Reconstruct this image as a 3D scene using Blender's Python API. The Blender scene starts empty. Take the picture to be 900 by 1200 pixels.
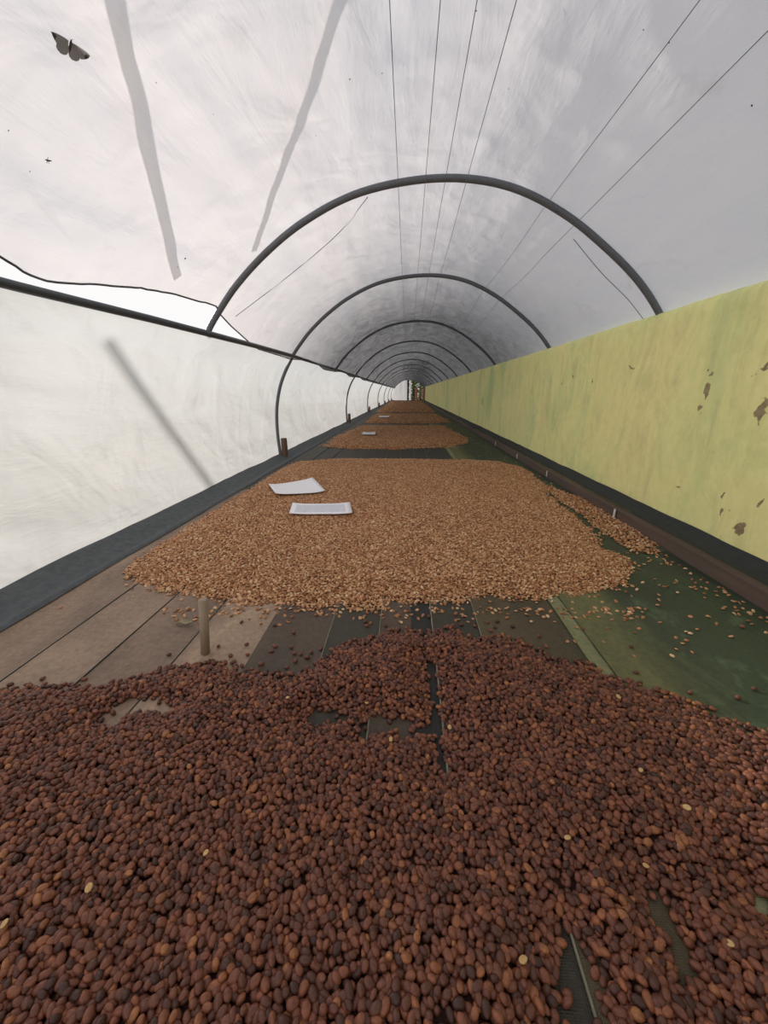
import bpy, bmesh, math, random
import numpy as np
from mathutils import Vector, Matrix, Euler

random.seed(7)
rng = np.random.default_rng(11)
sc = bpy.context.scene
COL = sc.collection
H = 0.5                       # camera height above the drying bed (bed surface is z = 0, earth is z = -0.8)
GROUND = -0.8

# ------------------------------------------------------------------ camera
F = 440.0                     # focal length in pixels of the 900x1200 frame
VX, VY = 478.0, 459.5         # vanishing point of the tunnel
PITCH = math.atan((600 - VY) / F)
YAW = math.atan((VX - 450) / F * math.cos(PITCH))
cam_data = bpy.data.cameras.new('camera')
cam = bpy.data.objects.new('camera', cam_data)
COL.objects.link(cam)
cam.location = (0, 0, H)
cam.rotation_euler = (math.pi / 2 - PITCH, 0, YAW)
cam_data.sensor_fit = 'VERTICAL'
cam_data.sensor_height = 36
cam_data.sensor_width = 27
cam_data.lens = F / 1200 * 36
cam_data.clip_start = 0.01
cam_data.clip_end = 300
sc.camera = cam

# ------------------------------------------------------------------ sky, sun, exposure
world = bpy.data.worlds.new('sky')
sc.world = world
world.use_nodes = True
wn = world.node_tree.nodes
wl = world.node_tree.links
bg = wn['Background']
tc = wn.new('ShaderNodeTexCoord')
sep = wn.new('ShaderNodeSeparateXYZ')
wl.new(tc.outputs['Generated'], sep.inputs[0])
rmp = wn.new('ShaderNodeValToRGB')
rmp.color_ramp.elements[0].position = 0.68
rmp.color_ramp.elements[0].color = (0.92, 0.91, 0.905, 1)
rmp.color_ramp.elements[1].position = 1.0
rmp.color_ramp.elements[1].color = (0.58, 0.68, 0.88, 1)
mr = wn.new('ShaderNodeMapRange')
mr.inputs[1].default_value = -1
mr.inputs[2].default_value = 1
wl.new(sep.outputs[2], mr.inputs[0])
wl.new(mr.outputs[0], rmp.inputs[0])
wl.new(rmp.outputs[0], bg.inputs[0])
bg.inputs[1].default_value = 0.78

sun_d = bpy.data.lights.new('sun', 'SUN')
sun_d.energy = 4.0
sun_d.color = (1.0, 0.91, 0.86)
sun_d.angle = math.radians(6)
sun = bpy.data.objects.new('sun', sun_d)
COL.objects.link(sun)
sd = Vector((-0.85, 0.66, 0.44)).normalized()      # towards the sun
sun.rotation_euler = sd.to_track_quat('Z', 'Y').to_euler()
sun.location = (-6, 2, 6)

sc.view_settings.view_transform = 'Standard'
sc.view_settings.look = 'None'
sc.view_settings.gamma = 1
sc.view_settings.exposure = 0.45
sc.view_settings.use_curve_mapping = False

# ------------------------------------------------------------------ projection helpers (photo measurements -> places)
RM = np.array(Euler(cam.rotation_euler).to_matrix())

def ray(px, py):
    d = np.array([(px - 450) / F, (600 - py) / F, -1.0])
    return RM @ d

def on_z(px, py, z=0.0):
    d = ray(px, py)
    s = (z - H) / d[2]
    return (d[0] * s, d[1] * s, z)

def at_y(px, py, y):
    d = ray(px, py)
    s = y / d[1]
    return (d[0] * s, y, H + d[2] * s)

def proj(P):
    P = np.atleast_2d(P)
    c = (P - np.array([0, 0, H])) @ RM
    return np.stack([450 + F * c[:, 0] / -c[:, 2], 600 - F * c[:, 1] / -c[:, 2]], 1)

# ------------------------------------------------------------------ noise in numpy
def _hash(ix, iy, seed):
    n = (ix.astype(np.int64) * 374761393 + iy.astype(np.int64) * 668265263 + seed * 1442695041) & 0x7fffffff
    n = ((n ^ (n >> 13)) * 1274126177) & 0x7fffffff
    return ((n ^ (n >> 16)) & 0xffff) / 65535.0

def vnoise(x, y, seed=0):
    x = np.asarray(x, float); y = np.asarray(y, float)
    ix = np.floor(x); iy = np.floor(y)
    fx = x - ix; fy = y - iy
    fx = fx * fx * (3 - 2 * fx); fy = fy * fy * (3 - 2 * fy)
    a = _hash(ix, iy, seed); b = _hash(ix + 1, iy, seed)
    c = _hash(ix, iy + 1, seed); d = _hash(ix + 1, iy + 1, seed)
    return ((a * (1 - fx) + b * fx) * (1 - fy) + (c * (1 - fx) + d * fx) * fy) * 2 - 1

def fbm(x, y, seed=0, o=4):
    t = 0; a = 1; s = 0
    for k in range(o):
        t = t + a * vnoise(x * 2 ** k, y * 2 ** k, seed + k * 17); s += a; a *= .5
    return t / s

# ------------------------------------------------------------------ object helpers
def link_mesh(name, verts, faces, mat, parent=None, smooth=True):
    me = bpy.data.meshes.new(name)
    me.from_pydata([tuple(map(float, v)) for v in verts], [], [tuple(map(int, f)) for f in faces])
    me.update()
    if smooth:
        me.polygons.foreach_set('use_smooth', [True] * len(me.polygons))
    o = bpy.data.objects.new(name, me)
    if mat: me.materials.append(mat)
    COL.objects.link(o)
    if parent: o.parent = parent
    return o

def tag(o, label=None, cat=None, group=None, kind=None):
    if label: o['label'] = label
    if cat: o['category'] = cat
    if group: o['group'] = group
    if kind: o['kind'] = kind
    return o

def empty(name, loc=(0, 0, 0)):
    o = bpy.data.objects.new(name, None)
    o.empty_display_size = .05
    o.location = loc
    COL.objects.link(o)
    return o

def grid(nu, nv, P):
    """P: (nu*nv,3) row-major over u; quad faces"""
    f = []
    idx = np.arange(nu * nv).reshape(nu, nv)
    a = idx[:-1, :-1].ravel(); b = idx[1:, :-1].ravel(); c = idx[1:, 1:].ravel(); d = idx[:-1, 1:].ravel()
    return np.stack([a, b, c, d], 1)

def box_vf(x0, x1, y0, y1, z0, z1, bevel=0):
    bm = bmesh.new()
    bmesh.ops.create_cube(bm, size=1)
    for v in bm.verts:
        v.co = Vector(((x0 + x1) / 2 + v.co.x * (x1 - x0), (y0 + y1) / 2 + v.co.y * (y1 - y0), (z0 + z1) / 2 + v.co.z * (z1 - z0)))
    if bevel:
        bmesh.ops.bevel(bm, geom=bm.edges[:], offset=bevel, segments=2, affect='EDGES')
    return bm

def link_bm(name, bm, mat, parent=None, smooth=False):
    me = bpy.data.meshes.new(name)
    bm.to_mesh(me); bm.free()
    if smooth: me.polygons.foreach_set('use_smooth', [True] * len(me.polygons))
    if mat: me.materials.append(mat)
    o = bpy.data.objects.new(name, me)
    COL.objects.link(o)
    if parent: o.parent = parent
    return o

def tube_vf(pts, r, seg=10, caps=True):
    pts = [Vector(p) for p in pts]
    n = len(pts)
    rs = r if hasattr(r, '__len__') else [r] * n
    V = []; Fc = []
    t0 = (pts[1] - pts[0]).normalized()
    up = Vector((0, 0, 1)) if abs(t0.z) < .9 else Vector((0, 1, 0))
    nrm = t0.cross(up).normalized()
    for i, p in enumerate(pts):
        t = (pts[min(i + 1, n - 1)] - pts[max(i - 1, 0)]).normalized()
        nrm = (nrm - t * nrm.dot(t)).normalized()
        b = t.cross(nrm)
        for k in range(seg):
            a = 2 * math.pi * k / seg
            V.append(p + (nrm * math.cos(a) + b * math.sin(a)) * rs[i])
    for i in range(n - 1):
        for k in range(seg):
            k2 = (k + 1) % seg
            Fc.append((i * seg + k, i * seg + k2, (i + 1) * seg + k2, (i + 1) * seg + k))
    if caps:
        Fc.append(tuple(range(seg))[::-1]); Fc.append(tuple(range((n - 1) * seg, n * seg)))
    return V, Fc

def tube(name, pts, r, mat, parent=None, seg=10):
    V, Fc = tube_vf(pts, r, seg)
    me = bpy.data.meshes.new(name)
    me.from_pydata([tuple(v) for v in V], [], Fc)
    me.polygons.foreach_set('use_smooth', [len(f) == 4 for f in Fc])
    me.materials.append(mat)
    o = bpy.data.objects.new(name, me)
    COL.objects.link(o)
    if parent: o.parent = parent
    return o

# ------------------------------------------------------------------ material helpers
def srgb(r, g, b):
    f = lambda c: (c / 255) / 12.92 if c / 255 <= .04045 else ((c / 255 + .055) / 1.055) ** 2.4
    return (f(r), f(g), f(b), 1)

class M:
    def __init__(s, name):
        s.m = bpy.data.materials.new(name); s.m.use_nodes = True
        s.n = s.m.node_tree.nodes; s.l = s.m.node_tree.links
        s.b = s.n['Principled BSDF']; s.out = s.n['Material Output']
    def node(s, t, **kw):
        x = s.n.new(t)
        for k, v in kw.items(): setattr(x, k, v)
        return x
    def coord(s, scale=(1, 1, 1), loc=(0, 0, 0), kind='Object', rot=(0, 0, 0)):
        c = s.node('ShaderNodeTexCoord'); mp = s.node('ShaderNodeMapping')
        mp.inputs['Scale'].default_value = scale; mp.inputs['Location'].default_value = loc
        mp.inputs['Rotation'].default_value = rot
        s.l.new(c.outputs[kind], mp.inputs[0]); return mp.outputs[0]
    def noise(s, vec, scale=5, detail=4, rough=.5, dist=0):
        x = s.node('ShaderNodeTexNoise')
        x.inputs['Scale'].default_value = scale; x.inputs['Detail'].default_value = detail
        x.inputs['Roughness'].default_value = rough; x.inputs['Distortion'].default_value = dist
        s.l.new(vec, x.inputs['Vector']); return x.outputs['Fac']
    def ramp(s, fac, stops, interp='LINEAR'):
        x = s.node('ShaderNodeValToRGB'); cr = x.color_ramp; cr.interpolation = interp
        while len(cr.elements) < len(stops): cr.elements.new(.5)
        for e, (p, c) in zip(cr.elements, stops):
            e.position = p; e.color = c if hasattr(c, '__len__') else (c, c, c, 1)
        s.l.new(fac, x.inputs[0]); return x.outputs[0]
    def mix(s, fac, a, b, blend='MIX'):
        x = s.node('ShaderNodeMix', data_type='RGBA', blend_type=blend)
        for sock, v in ((x.inputs[0], fac), (x.inputs[6], a), (x.inputs[7], b)):
            if hasattr(v, 'is_linked'): s.l.new(v, sock)
            else: sock.default_value = v
        return x.outputs[2]
    def math(s, op, a, b=0.0, clamp=False):
        x = s.node('ShaderNodeMath', operation=op); x.use_clamp = clamp
        for sock, v in ((x.inputs[0], a), (x.inputs[1], b)):
            if hasattr(v, 'is_linked'): s.l.new(v, sock)
            else: sock.default_value = v
        return x.outputs[0]
    def bump(s, h, strength=.3, dist=.01, prev=None):
        x = s.node('ShaderNodeBump'); x.inputs['Strength'].default_value = strength
        x.inputs['Distance'].default_value = dist
        s.l.new(h, x.inputs['Height'])
        if prev: s.l.new(prev, x.inputs['Normal'])
        return x.outputs[0]
    def base(s, c):
        if hasattr(c, 'is_linked'): s.l.new(c, s.b.inputs['Base Color'])
        else: s.b.inputs['Base Color'].default_value = c
    def rough(s, r): s.b.inputs['Roughness'].default_value = r
    def nrm(s, n): s.l.new(n, s.b.inputs['Normal'])

def simple(name, col, rough=.7, var=.25, nscale=30, bump=.2, bd=.003, stretch=(1, 1, 1)):
    m = M(name); v = m.coord(stretch)
    n = m.noise(v, nscale, 6, .6)
    dark = tuple(c * (1 - var) for c in col[:3]) + (1,)
    lite = tuple(min(1, c * (1 + var)) for c in col[:3]) + (1,)
    m.base(m.ramp(n, [(.3, dark), (.7, lite)]))
    m.rough(rough); m.nrm(m.bump(n, bump, bd)); return m.m

def sheet_mat(name, tint, dirt, transl, grey_far=False, crink=.5, clear=0.0, fwd=0.0):
    """woven plastic film: diffuse + translucent, a faint gloss, crinkles in the normal"""
    m = M(name)
    v = m.coord((1, .35, 1))
    big = m.noise(v, 1.6, 4, .55, .4)
    dirtn = m.noise(m.coord((1, .5, 1), (3, 2, 1)), 5, 6, .65, .8)
    col = m.ramp(big, [(.3, dirt), (.62, tint)])
    speck = m.ramp(dirtn, [(.60, (1, 1, 1, 1)), (.80, (.80, .80, .78, 1))])
    col = m.mix(1.0, col, speck, 'MULTIPLY')
    if grey_far:
        # film colour turns greyer and mottled with distance down the tunnel
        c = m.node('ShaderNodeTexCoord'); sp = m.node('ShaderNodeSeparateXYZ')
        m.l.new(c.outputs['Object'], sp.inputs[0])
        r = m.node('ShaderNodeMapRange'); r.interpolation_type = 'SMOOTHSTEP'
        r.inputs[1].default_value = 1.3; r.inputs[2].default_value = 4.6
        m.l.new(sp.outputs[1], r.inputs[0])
        mottle = m.ramp(m.noise(m.coord((1, .6, 1)), 7, 6, .7, 1.0), [(.32, (.045, .046, .048, 1)), (.6, (.20, .205, .21, 1))])
        col = m.mix(r.outputs[0], col, m.mix(1.0, col, mottle, 'MULTIPLY'))
    h1 = m.noise(m.coord((1, .25, 1)), 14, 5, .6, .4)
    h2 = m.noise(m.coord((1, 1, 1)), 4, 3, .5, .6)
    b = m.bump(h1, crink * .6, .018)
    b = m.bump(h2, crink, .03, b)
    d = m.node('ShaderNodeBsdfDiffuse'); t = m.node('ShaderNodeBsdfTranslucent')
    g = m.node('ShaderNodeBsdfGlossy'); g.inputs['Roughness'].default_value = .42
    for x in (d, t): m.l.new(col, x.inputs['Color'])
    for x in (d, t, g): m.l.new(b, x.inputs['Normal'])
    if fwd > 0:
        # thin film scatters part of the light forward rather than evenly
        rf = m.node('ShaderNodeBsdfRefraction'); rf.inputs['Roughness'].default_value = .75; rf.inputs['IOR'].default_value = 1.22
        m.l.new(col, rf.inputs['Color']); mt_ = m.node('ShaderNodeMixShader'); mt_.inputs[0].default_value = fwd
        m.l.new(t.outputs[0], mt_.inputs[1]); m.l.new(rf.outputs[0], mt_.inputs[2]); t = mt_
    mx = m.node('ShaderNodeMixShader'); mx.inputs[0].default_value = transl
    m.l.new(d.outputs[0], mx.inputs[1]); m.l.new(t.outputs[0], mx.inputs[2])
    m2 = m.node('ShaderNodeMixShader'); m2.inputs[0].default_value = .05
    m.l.new(mx.outputs[0], m2.inputs[1]); m.l.new(g.outputs[0], m2.inputs[2])
    tr = m.node('ShaderNodeBsdfTransparent'); m3 = m.node('ShaderNodeMixShader'); m3.inputs[0].default_value = clear
    m.l.new(m2.outputs[0], m3.inputs[1]); m.l.new(tr.outputs[0], m3.inputs[2])
    m.l.new(m3.outputs[0], m.out.inputs[0])
    m.n.remove(m.b)
    return m.m

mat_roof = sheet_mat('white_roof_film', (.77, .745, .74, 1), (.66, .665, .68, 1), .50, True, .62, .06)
mat_side = sheet_mat('white_side_film', (.79, .82, .81, 1), (.70, .74, .73, 1), .38, False, .8, .03, .0)
mat_endsheet = sheet_mat('end_film', (.9, .9, .9, 1), (.85, .86, .86, 1), .6, False, .2)
mat_pipe = simple('grey_plastic_pipe', srgb(98, 102, 108), .38, .12, 60, .1, .001)
mat_rail = simple('dark_rail_pipe', srgb(62, 68, 74), .45, .15, 40, .15, .002)
mat_wire = simple('steel_wire', srgb(125, 128, 132), .5, .1, 80, 0.05, .001)
mat_hem = simple('hem_cord', srgb(88, 90, 92), .8, .2, 80, .3, .002)
mat_wood = simple('weathered_wood', srgb(112, 88, 72), .85, .35, 22, .5, .004, (1, 1, .15))
mat_wood_y = simple('weathered_board', srgb(84, 70, 60), .85, .30, 18, .5, .004, (1, .08, 1))
mat_earth = simple('bare_earth', srgb(120, 96, 74), .95, .3, 4, .5, .02)
mat_net = simple('dark_shade_net', srgb(78, 82, 86), .85, .25, 50, .5, .003)
mat_netr = simple('black_shade_net', srgb(42, 46, 46), .85, .25, 50, .5, .003)
mat_tagm = simple('white_clip', srgb(215, 215, 208), .6, .05, 40, .05, .001)

# ------------------------------------------------------------------ tunnel cross-section (units of H, z measured from camera height)
PROF = [(-1.76, .38), (-1.70, .50), (-1.60, .63), (-1.42, .83), (-1.16, 1.05), (-.85, 1.25), (-.45, 1.42), (0, 1.50), (.42, 1.50),
        (.80, 1.42), (1.17, 1.25), (1.50, 1.03), (1.76, .82), (1.96, .60), (2.08, .40), (2.16, .10)]
LEG = [(-2.0, -1.0), (-2.02, -.6), (-2.0, -.25), (-1.93, .05), (-1.83, .28)]

def catmull(P, n):
    P = np.array(P, float)
    E = np.vstack([2 * P[0] - P[1], P, 2 * P[-1] - P[-2]])
    out = []
    for i in range(1, len(E) - 2):
        p0, p1, p2, p3 = E[i - 1], E[i], E[i + 1], E[i + 2]
        for t in np.linspace(0, 1, n, endpoint=False):
            out.append(.5 * ((2 * p1) + (-p0 + p2) * t + (2 * p0 - 5 * p1 + 4 * p2 - p3) * t * t + (-p0 + 3 * p1 - 3 * p2 + p3) * t ** 3))
    out.append(E[-2])
    return np.array(out)

PROF_S = catmull(PROF, 12)
_seg = np.r_[0, np.cumsum(np.linalg.norm(np.diff(PROF_S, axis=0), axis=1))]
PROF_T = _seg / _seg[-1]
def prof(t):
    return np.interp(t, PROF_T, PROF_S[:, 0]), np.interp(t, PROF_T, PROF_S[:, 1])
_left = PROF_T < .4
def t_of_z(z):                      # parameter on the rising left flank
    return np.interp(z, PROF_S[_left, 1], PROF_T[_left])

END = 52.0
HOOPS = [3.42, 5.85] + [9.3 + 3.44 * k for k in range(13)]
LEGGED = {5.85, 9.3 + 3.44, 9.3 + 3.44 * 3, 9.3 + 3.44 * 5, 9.3 + 3.44 * 7, 9.3 + 3.44 * 9, 9.3 + 3.44 * 11}

def widen(D):                       # the left side splays outwards towards the near end
    return np.interp(D, [1.0, 2.07, 2.75, 3.45], [-.36, -.30, -.14, 0.0])
def hem_z(D):
    return np.interp(D, [-3, 1.2, 2.0, 2.22, 2.30, 2.5, 2.95, 3.40, 3.75, 4.2, 4.5, 5.9, 6.5, 7.2, 7.9, 9.4, 10.2, 11.2, 12.7, 13.6, 14.6, 60],
                     [.80, .72, .63, .59, .575, .64, .675, .645, .58, .51, .47, .46, .52, .50, .44, .46, .51, .44, .46, .49, .44, .44])
def rail_pt(D):
    x = np.interp(D, [-3, 3.45, 6, 60], [-1.645, -1.645, -1.70, -1.70]) + widen(D)
    z = np.interp(D, [-3, 2.1, 2.8, 3.45, 4.4, 5.85, 60], [.50, .495, .475, .455, .475, .50, .50])
    return x, z
def roof_xz(t, D):
    """world-free cross-section position (units of H) of the film at arc parameter t, distance D"""
    x, z = prof(t)
    k = np.array([-2.6, .3] + HOOPS)
    j = np.clip(np.searchsorted(k, D) - 1, 0, len(k) - 2)
    f = np.clip((D - k[j]) / (k[j + 1] - k[j]), 0, 1)
    sag = np.sin(np.pi * f) ** .7
    amt = np.where(D < 3.42, .012, np.where(D < 5.85, .022, .05))
    sc_ = 1.014 - amt * sag * (1 - np.clip((x - 1.3) / .5, 0, 1))
    wl_ = np.clip(-x / 1.7, 0, 1) ** 1.5
    return x * sc_ + widen(D) * wl_, z * sc_

# left hem of the nearest bay, solved from its measured outline
_hx = [-60, 0, 30, 50, 70, 150, 200, 255, 300]; _hy = [285, 300, 320, 328, 330, 336, 345, 361, 372]
_hd = []; _hz = []
for D in np.arange(1.85, 3.45, .03):
    ts = np.linspace(.0, .45, 400); x, z = roof_xz(ts, np.full(400, D))
    q = proj(np.column_stack([x * H, np.full(400, D * H), H + z * H]))
    e = q[:, 1] - np.interp(q[:, 0], _hx, _hy)
    ok_ = np.where((e[:-1] > 0) & (e[1:] <= 0) & (q[:-1, 0] > -60))[0]
    if len(ok_): _hd.append(D); _hz.append(z[ok_[0]])
_tab = hem_z
def hem_z(D):
    return float(np.interp(D, _hd, _hz)) if _hd[0] <= D <= 3.42 else float(_tab(D)) if D > 3.42 else _hz[0]
# ------------------------------------------------------------------ ceiling (roof film)
Ds = np.concatenate([np.arange(-2.6, 1.2, .2), np.arange(1.2, 7, .04), np.arange(7, 14, .09), np.arange(14, 30, .22), np.arange(30, END + .01, .5)])
NT = 150
rows = []
for D in Ds:
    t0 = t_of_z(hem_z(D))
    s = np.linspace(0, 1, NT)
    t = t0 + (1 - t0) * s
    x, z = roof_xz(t, np.full(NT, D))
    # tension folds running between the hoops, finer crinkles near the ridge
    kx = np.array([-2.6, .3] + HOOPS)
    near = np.min(np.abs(kx - D))
    arc = t * 5.2
    fold = vnoise(arc * 7, np.full(NT, D * .55), 3) * .006 + vnoise(arc * 16, np.full(NT, D * .9), 5) * .0030 * math.exp(-near * 1.2) \
        + fbm(arc * 2.2 + D * .3, np.full(NT, D * 1.6), 9) * .014 + (1 - np.abs(vnoise(arc * 3 + D * 1.3, np.full(NT, D * 3.1), 21))) ** 6 * .006
    crink = fbm(arc * 9, np.full(NT, D * 7.0), 31, 3) * .0035 * np.exp(-((x - .1) / 1.1) ** 2)
    off = np.clip(fold + crink, -.012, .03)
    if near < .12: off = off * (near / .12)
    nx = x; nz = z + .5
    L = np.hypot(nx, nz)
    flut = 0
    rows.append(np.stack([(x + nx / L * off * 2) * H, np.full(NT, D * H), H + (z + nz / L * off * 2) * H], 1))
P = np.vstack(rows)
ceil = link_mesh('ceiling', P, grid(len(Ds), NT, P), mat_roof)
from mathutils.bvhtree import BVHTree
ROOF_BVH = BVHTree.FromPolygons([tuple(p) for p in P], [tuple(map(int, f)) for f in grid(len(Ds), NT, P)])
tag(ceil, 'white translucent plastic roof film stretched over the curved hoops', 'roof', kind='structure')
# hem cord along the left edge of the film
hp = [rows[i][0] for i, D in enumerate(Ds) if -1 < D < 16]
tube('hem_cord', hp, .0032, mat_hem, ceil, 6)

# ------------------------------------------------------------------ left wall film
NZ = 60
DsL = np.concatenate([np.arange(-2.6, 1.0, .2), np.arange(1.0, 8, .05), np.arange(8, 16, .12), np.arange(16, END + .01, .4)])
def side_x(z, D):
    a = np.interp(z, [-1.6, -1.0, -.6, -.25, .05, .28, .5], [-2.06, -2.05, -2.07, -2.05, -1.98, -1.88, -1.715])
    rx, rz = rail_pt(D)
    f = np.clip((z + 1) / 1.5, 0, 1) ** 1.3
    return a + (rx + .0 - -1.70) * f
rows = []
for D in DsL:
    rx, rz = rail_pt(D)
    zb = -1.10
    s = np.linspace(0, 1, NZ)
    z = zb + (rz - zb) * s
    x = side_x(z, D)
    DD = np.full(NZ, D)
    fold = fbm(z * 1.5 + D * .35, D * .9 + z * .9, 41) * .030 + (1 - np.abs(vnoise(z * 1.1 - D * .7, DD * .8 + z * 1.6, 45))) ** 5 * .018 \
        + (1 - np.abs(vnoise(z * .5 - D * 1.6, DD * 2.6 + z * .4, 47))) ** 7 * .012 * (D > 3.5)
    fold = fold * np.sin(np.pi * np.clip(s, 0, 1)) ** .5
    # doubled flap folded over the rail
    flap = .012 * (1 / (1 + np.exp(-(z - (rz - .13 + .02 * math.sin(D * 2))) * 90)))
    rows.append(np.stack([(x + fold * 1.2 + flap) * H, DD * H, H + z * H], 1))
P = np.vstack(rows)
wl_o = link_mesh('wall_left', P, grid(len(DsL), NZ, P), mat_side)
SIDE_BVH = BVHTree.FromPolygons([tuple(p) for p in P], [tuple(map(int, f)) for f in grid(len(DsL), NZ, P)])
tag(wl_o, 'white translucent plastic side film hanging from the dark rail on the left', 'side sheet', kind='structure')

# rail
pts = []
for D in np.concatenate([np.arange(-2.5, 8, .25), np.arange(8, END, 1.5)]):
    x, z = rail_pt(D); pts.append(((x + .02) * H, D * H, H + z * H))
rail = tube('side_rail', pts, .0125, mat_rail, None, 12)
tag(rail, 'long dark pipe rail along the top of the white left side film', 'rail')

# ------------------------------------------------------------------ hoops
for i, D in enumerate([.3] + HOOPS):
    w = float(widen(D))
    ts = np.linspace(float(t_of_z(.47)), 1, 70)
    x, z = prof(ts)
    x = x + w * np.clip(-x / 1.7, 0, 1) ** 1.5
    legged = any(abs(D - q) < .01 for q in LEGGED)
    seq = [(a, b) for a, b in zip(x, z)]
    if legged:
        lg = catmull(LEG + [(float(x[0]), float(z[0]))], 6)[:-1]
        seq = [tuple(p) for p in lg] + seq
    else:
        seq = [(seq[0][0] - .008, seq[0][1] - .012)] + seq
    pts = [(a * H, D * H, H + b * H) for a, b in seq]
    # the far foot runs down behind the green wall
    pts += [(2.2 * H, D * H, H - .5 * H), (2.22 * H, D * H, GROUND)]
    o = tube('roof_hoop', pts, .0125, mat_pipe, None, 10)
    names = {0: 'grey pipe hoop just above and behind the camera end of the tunnel',
             1: 'nearest grey pipe hoop in view, its left foot on the dark rail',
             2: 'second grey pipe hoop in view, left leg meeting the nearest wooden post',
             3: 'third grey pipe hoop in view, next behind the hoop with the nearest post'}
    ordn = ['fourth', 'fifth', 'sixth', 'seventh', 'eighth', 'ninth', 'tenth', 'eleventh', 'twelfth', 'thirteenth', 'fourteenth', 'fifteenth']
    if i in names: lab = names[i]
    else:
        lab = ordn[i - 4] + ' grey pipe hoop from the front' + (', its left leg down at a wooden post' if legged else ', ending on the left rail')
    tag(o, lab, 'hoop', 'roof hoops along the tunnel')

# ------------------------------------------------------------------ roof wires
def on_roof(xh, D):
    ts = np.linspace(.02, .98, 300); x, z = roof_xz(ts, np.full(300, D))
    i = np.argmin(np.abs(x - xh)); return z[i]
wire_lab = ['leftmost thin wire running along under the roof film near the ridge', 'thin roof wire second from the left of the ridge group',
            'thin roof wire third from the left of the ridge group', 'rightmost thin wire of the four near the ridge',
            'thin wire on the right haunch of the roof, left of the pair', 'rightmost thin wire, low on the right haunch of the roof']
for xh, zo, lab in zip([-.10, .10, .245, .40, 1.0, 1.22], [1.478, 1.478, 1.478, 1.475, 1.325, 1.19], wire_lab):
    pts = []
    for D in np.concatenate([[-1, 0, 1, 1.6], np.arange(2, 12, .3), np.arange(12, 26, 1.2)]):
        zf = on_roof(xh, D) - (.030 if D < 12 else .02)
        pts.append((xh * H, D * H, H + min(zo, zf) * H))
    o = tube('roof_wire', pts, .0010, mat_wire, None, 5)
    tag(o, lab, 'wire', 'roof wires')
def roof_hit(px, py, off=0.0):
    d = Vector(ray(px, py)).normalized()
    hit = ROOF_BVH.ray_cast(Vector((0, 0, H)), d, 20)
    return None if hit[0] is None else np.array(hit[0] - d * off)
for pp, lab in (([(431, 231), (395, 275), (340, 322), (276, 371)], 'slack thin wire crossing the left side of the roof beyond the nearest hoop'),
                ([(672, 280), (705, 320), (735, 350), (757, 378)], 'slack thin wire low on the right side, just beyond the nearest hoop')):
    q = [roof_hit(*p, .012) for p in pp]
    q = [p for p in q if p is not None]
    if len(q) > 1:
        o = tube('slack_wire', catmull(q, 6), .0014, mat_wire, None, 5); tag(o, lab, 'wire')

# ------------------------------------------------------------------ unseen straps added outside the film to cast grey bands
mat_shadow_strap = sheet_mat('shadow_strap_film', (.72, .72, .72, 1), (.70, .70, .70, 1), .8, False, .1, .4)
def strap(a, b, w, lab, over=.03):
    n = 40
    raw = [roof_hit(a[0] + (b[0] - a[0]) * i / 11, a[1] + (b[1] - a[1]) * i / 11, 0) for i in range(12)]
    raw = [p for p in raw if p is not None]
    F3 = [np.polyfit(np.linspace(0, 1, len(raw)), np.array(raw)[:, k], 3) for k in range(3)]
    V = []
    for i in range(n):
        f = i / (n - 1)
        c = np.array([np.polyval(q, f) for q in F3]); tdir = np.array([np.polyval(np.polyder(q), f) for q in F3]); tdir /= np.linalg.norm(tdir)
        nrm = np.array([c[0], 0, c[2] - .25]); nrm /= np.linalg.norm(nrm)
        sdir = np.cross(tdir, nrm); sdir /= np.linalg.norm(sdir)
        c = c + nrm * over
        V += [c - sdir * w / 2, c + sdir * w / 2, c + sdir * w / 2 + nrm * .002, c - sdir * w / 2 + nrm * .002]
    Fc = []
    for i in range(n - 1):
        for k in range(4):
            k2 = (k + 1) % 4
            Fc.append((i * 4 + k, i * 4 + k2, i * 4 + 4 + k2, i * 4 + 4 + k))
    Fc += [(0, 1, 2, 3), ((n - 1) * 4 + 3, (n - 1) * 4 + 2, (n - 1) * 4 + 1, (n - 1) * 4)]
    o = link_mesh('shadow_strap', V, Fc, mat_shadow_strap, None, False)
    tag(o, lab, 'strap')
strap((132, 2), (212, 330), .034, 'wide unseen strap added over the roof to cast a grey band below the moth')
strap((392, 2), (298, 300), .028, 'unseen strap added over the roof to cast a grey band left of the ridge wires')
(lambda *a: None)((448, 40), (330, 270), .010, 'narrow unseen strap added over the roof, right of the wide left ones')

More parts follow.
